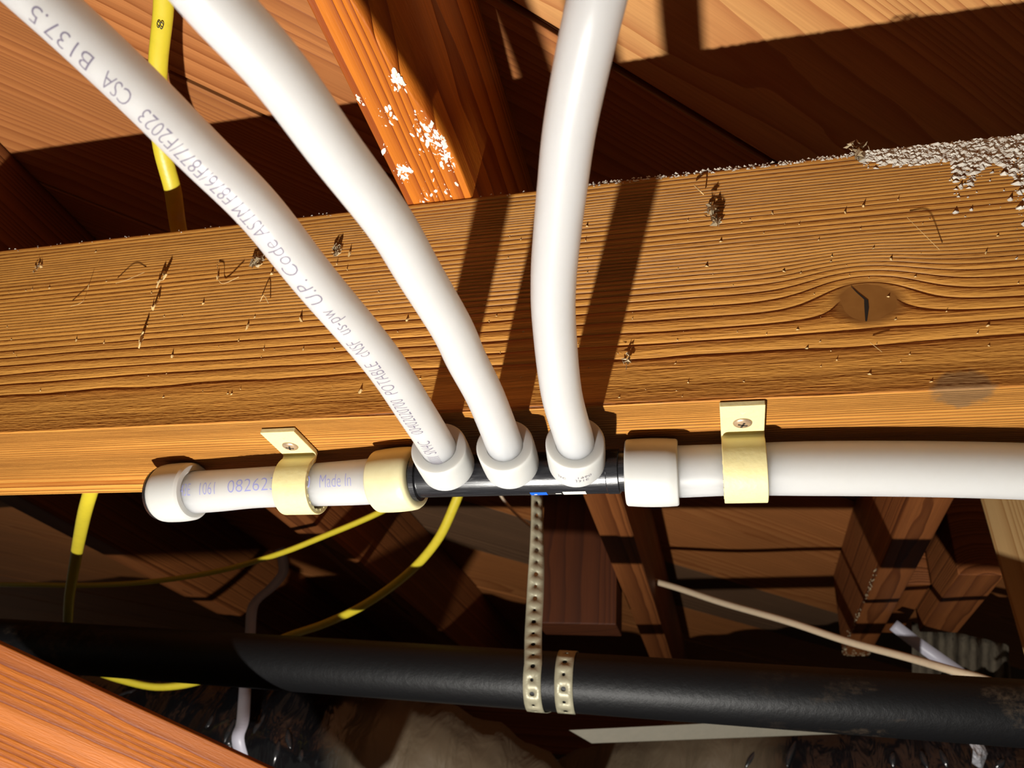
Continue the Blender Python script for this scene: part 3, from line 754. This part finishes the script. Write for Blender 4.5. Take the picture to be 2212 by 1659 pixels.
# printing on the left branch
t, P, D = branch[0]
def arc_at(P, px, py):
    S = tube_len(P); c = (P - CAM) @ RW; pr = np.stack([CX + FPX * c[:, 0] / c[:, 2], CY + FPX * c[:, 1] / c[:, 2]], 1)
    return S[np.argmin((pr[:, 0] - px) ** 2 + (pr[:, 1] - py) ** 2)]
segs = [('IIIIIIIIII', (940, 985), (934, 958)), ('SN4C', (930, 948), (918, 922)), ('00402020700', (905, 905), (858, 835)), ('POTABLE', (845, 815), (800, 745)), ('cNSF', (790, 728), (764, 695)), ('us-pw', (757, 685), (716, 640)),
        ('U.P.', (700, 622), (664, 580)), ('Code', (648, 560), (592, 492)), ('ASTM', (578, 478), (520, 413)), ('F876/F877/F2023', (508, 402), (330, 225)), ('CSA', (308, 203), (258, 155)), ('B137.5', (226, 122), (110, 18)), ('cP', (75, -15), (30, -60))]
wrap_text('printed_lettering', [(s, arc_at(P, *a), arc_at(P, *b)) for s, a, b in segs], P, D / 2, to_cam, lambda c: -_r - _u * .6, M['print'], t, .0076, math.radians(13))
# tiny date code on the right collar
t, P, D = branch[2]
B, Fp = np.array(RB[2]), np.array(RF[2]); a = unit(Fp - B)
line = np.array([B + np.cross(a, [0, 0, 1.0]) * 0 + a * (-.003 + .0245 * q / 9) for q in range(10)])
# the collar's lettering runs round the ring: build a circular path just above its surface
circ = lambda s, h: [B + a * s + .01615 * (math.cos(th) * np.array([0, 0, -1.0]) + math.sin(th) * np.cross(a, [0, 0, -1.0])) for th in np.linspace(h - .6, h + .6, 60)]
def ring_text(name, s, s0, h, size, width):
    V, F = text_geo(s); x0, x1 = V[:, 0].min(), V[:, 0].max(); VV = []
    for x_, y_, _ in V:
        th = h + ((x_ - x0) / (x1 - x0) - .5) * width / .0162
        VV.append(B + a * (s0 - y_ / .72 * size) + (.0163 + .0002 + .00015) * (math.cos(th) * np.array([0, 0, -1.0]) + math.sin(th) * np.cross(a, [0, 0, -1.0])))
    return VV, F
VV = []; FF = []
for s, s0, h, size, width in [('1960', .0115, .35, .0026, .0075), ('J31E', .0075, .25, .0026, .0075), ('JSC', .0085, -.45, .0024, .005)]:
    v, f_ = ring_text('x', s, s0, h, size, width); b = len(VV); VV += v; FF += [tuple(i + b for i in f) for f in f_]
mesh('date_code', VV, FF, M['print'], t)

# stickers on the underside of the manifold
def sticker(name, px0, px1, py, h, mat, z=0.0):
    p0, p1 = main(px0, 1030), main(px1, 1030); s0, s1 = (p0 - mL) @ ax, (p1 - mL) @ ax
    V = []; F = []; n = 8; up_ = np.array([0, 0, -1.0]); fr = np.cross(ax, up_); fr = fr if fr[1] < 0 else -fr
    for i in range(n + 1):
        th = math.radians(py) + h * (i / n)
        d = math.cos(th) * fr + math.sin(th) * up_
        V += [mL + ax * s0 + d * (.0128 + .00012 + z), mL + ax * s1 + d * (.0128 + .00012 + z)]
    F = [(2 * i, 2 * i + 1, 2 * i + 3, 2 * i + 2) for i in range(n)]
    return mesh(name, V, F, mat, mani)
sticker('blue_sticker', 1152, 1188, 84, .42, M['blue'])
sticker('white_sticker', 1222, 1271, 84, .42, M['white'])
sticker('print_mark', 1206, 1218, 92, .10, M['white'])
sticker('print_mark', 1160, 1166, 94, .10, M['white'], .0001)

# ------------------------------------------------------------------ main pipes left and right of the manifold
DM = .0304
def collar_pair(px0, px1, py0, py1): return main(px0, py0), main(px1, py1)
sl = empty('stub_pipe', main(600, 1052), 'short capped length of white water pipe left of the manifold', 'pipe')
pA, pB = main(345, 1068), main(880, 1033)
P = dense([pA, main(470, 1060), main(560, 1053), main(700, 1046), main(800, 1040), pB], 60)
u_ = np.linspace(0, 1, 60); rad = DM / 2 - .0012 * np.exp(-((u_ - .42) / .22) ** 2)
tube('tube', P, rad * .965, M['pex'], sl, seg=56)
a = unit(main(470, 1058) - main(330, 1068)); b0 = main(353, 1066)
ring('collar', b0 + a * .0270, -a, .0268, .0142, .0196, M['ring'], sl, ch=.0028, bulge=.0007)
V, F = lathe_geo(b0 - a * .0022, a, [(0, .0001), (0, .0170), (.0006, .0182), (.0030, .0190), (.0034, .0140), (.010, .0140), (.010, .0001)], 56)
o = mesh('end_plug', V, F, M['black'], sl, smooth=True); fix_normals(o); sharp(o)
a = unit(main(905, 1030) - main(790, 1041)); b0 = main(818, 1040)
ring('collar', b0, a, .0280, .0142, .0197, M['ring_old'], sl, ch=.0024, bulge=.0006)['label'] = 'yellowed collar'
S = tube_len(P)
def arcm(px, py): return arc_at(P, px, py)
itm = [('43E', arcm(416, 1060), arcm(446, 1060)), ('1061', arcm(464, 1060), arcm(497, 1060)), ('0826230460', arcm(520, 1055), arcm(694, 1048)), ('Made In', arcm(712, 1045), arcm(786, 1042))]
wrap_text('printed_lettering', itm, P, DM / 2 * .965, to_cam, lambda c: _u, M['print_faint'], sl, .0088, math.radians(-8), n_lift=.0001)

sr = empty('supply_pipe', main(1700, 1013), 'long white water pipe running right from the manifold along the girder', 'pipe')
P = dense([main(1372, 1019), main(1450, 1019), main(1600, 1014), main(1750, 1012), main(1900, 1012), main(2060, 1014), main(2212, 1018), main(2400, 1026)], 70)
u_ = np.linspace(0, 1, 70); rad = DM / 2 * (1 - .035 * np.exp(-((u_ - .27) / .10) ** 2))
tube('tube', P, rad, M['pex'], sr, seg=56)
a = unit(main(1462, 1020) - main(1352, 1021)); b0 = main(1353, 1021)
ring('collar', b0, a, .0300, DM / 2 - .0005, .0194, M['ring'], sr, ch=.0012, bulge=.0006)

# ------------------------------------------------------------------ pipe clamps
def clamp(px_c, py_c, label):
    xc, yc, zc = main(px_c, py_c); w = .0236; th = .0034; ri = DM / 2 + .0003
    tab_y0 = yc - .0440
    t = empty('pipe_clamp', (xc, yc, zc), label, 'clamp', 'ivory pipe clamps')
    # profile in the Y-Z plane (outer then inner), swept across the width
    outer = []; inner = []
    def add(y, z, ny, nz): outer.append((y + ny * th / 2, z + nz * th / 2)); inner.append((y - ny * th / 2, z - nz * th / 2))
    ztab = -.0006 - th / 2; ro = ri + th / 2
    add(tab_y0, ztab, 0, -1); add(tab_y0 + .006, ztab, 0, -1); add(yc - .0150, ztab, 0, -1); add(yc - .0130, ztab - .0001, -.12, -.99); add(yc - .0114, ztab - .0012, -.6, -.8)
    for ang in np.linspace(132, 395, 34):
        a_ = math.radians(ang); add(yc + ro * math.cos(a_), zc + ro * math.sin(a_), math.cos(a_), math.sin(a_))
    loop_ = outer + inner[::-1]; n = len(loop_)
    V = [(xc - w / 2, y, z) for y, z in loop_] + [(xc + w / 2, y, z) for y, z in loop_]
    F = [(i, (i + 1) % n, n + (i + 1) % n, n + i) for i in range(n)]
    m_ = len(outer)
    for s_ in (0, n):
        for i in range(m_ - 1): F.append((s_ + i, s_ + i + 1, s_ + n - 2 - i, s_ + n - 1 - i))
    o = mesh('band', V, F, M['clamp'], t); fix_normals(o); bevel(o, .0010, 3)
    # ribs inside the band edge and a moulded arrow on the tab
    rv = []; rf = []
    for ang in np.linspace(190, 340, 9):
        a_ = math.radians(ang); d = np.array([0, math.cos(a_), math.sin(a_)]); tt = np.array([0, -math.sin(a_), math.cos(a_)])
        for sx in (1, -1):
            c = np.array([xc + sx * (w / 2 + .0002), yc, zc]) + d * (ri + .0001)
            b = len(rv); rv += [c - tt * .0009 - d * .0003, c + tt * .0009 - d * .0003, c + tt * .0009 + d * .0009, c - tt * .0009 + d * .0009]
            rv += [v + np.array([-sx * .004, 0, 0]) for v in rv[b:b + 4]]
            rf += [tuple(b + i for i in f) for f in BOXF]
    o = mesh('grip_teeth', rv, rf, M['clamp'], t); fix_normals(o)
    am = np.array([xc + .0002, tab_y0 + .0078, ztab - th / 2]); 
    o = mesh('moulded_arrow', [am + np.array([-.0021, -.0008, .0001]), am + np.array([.0021, -.0008, .0001]), am + np.array([0, .0020, .0001]), am + np.array([0, .0001, -.0007])], [(0, 1, 3), (1, 2, 3), (2, 0, 3)], M['clamp'], t); fix_normals(o)
    # screw with a cross recess
    sc0 = np.array([xc, tab_y0 + .0185, ztab - th / 2]); dz = np.array([0, 0, -1.0])
    s = empty('x', (0, 0, 0)); bpy.data.objects.remove(s)
    V, F = lathe_geo(sc0, dz, [(-.0015, .0001), (-.0015, .0046), (.0002, .0052), (.0007, .0050), (.0014, .0036), (.0017, .0012), (.0017, .0001)], 40)
    scr = mesh('screw', V, F, M['screw'], t, smooth=True); fix_normals(scr); sharp(scr, 50)
    cv = []; cf = []
    for rot in (20, 110):
        ca, sa = math.cos(math.radians(rot)), math.sin(math.radians(rot))
        for (L_, W_) in ((.0026, .00055),):
            b = len(cv)
            for (x_, y_, z_) in [(-L_, -W_, .0008), (L_, -W_, .0008), (L_, W_, .0008), (-L_, W_, .0008), (-L_, -W_, .00185), (L_, -W_, .00185), (L_, W_, .00185), (-L_, W_, .00185)]:
                rr_ = math.hypot(x_, y_); zz = z_ if z_ < .001 else (.00175 if rr_ < .001 else .00178)
                cv.append(sc0 + np.array([x_ * ca - y_ * sa, x_ * sa + y_ * ca, 0]) + dz * zz)
            cf += [tuple(b + i for i in f) for f in BOXF]
    o = mesh('cross_recess', cv, cf, M['dark'], scr); fix_normals(o)
    return t
clamp(1608, 1014, 'ivory plastic pipe clamp screwed over the long right hand pipe')
clamp(654, 1049, 'ivory plastic pipe clamp screwed over the short capped pipe at left')

# marks printed on the thick yellow cable, above the girder
Pc = np.array([v for v in dense([at(353, 20, .57), at(342, 130, .60)], 12)])
wrap_text('printed_mark', [('8', .030, .036)], Pc[::-1], .0066, to_cam, lambda c: -_r, M['print_black'], ya, .005, math.radians(-10), n_lift=.0)
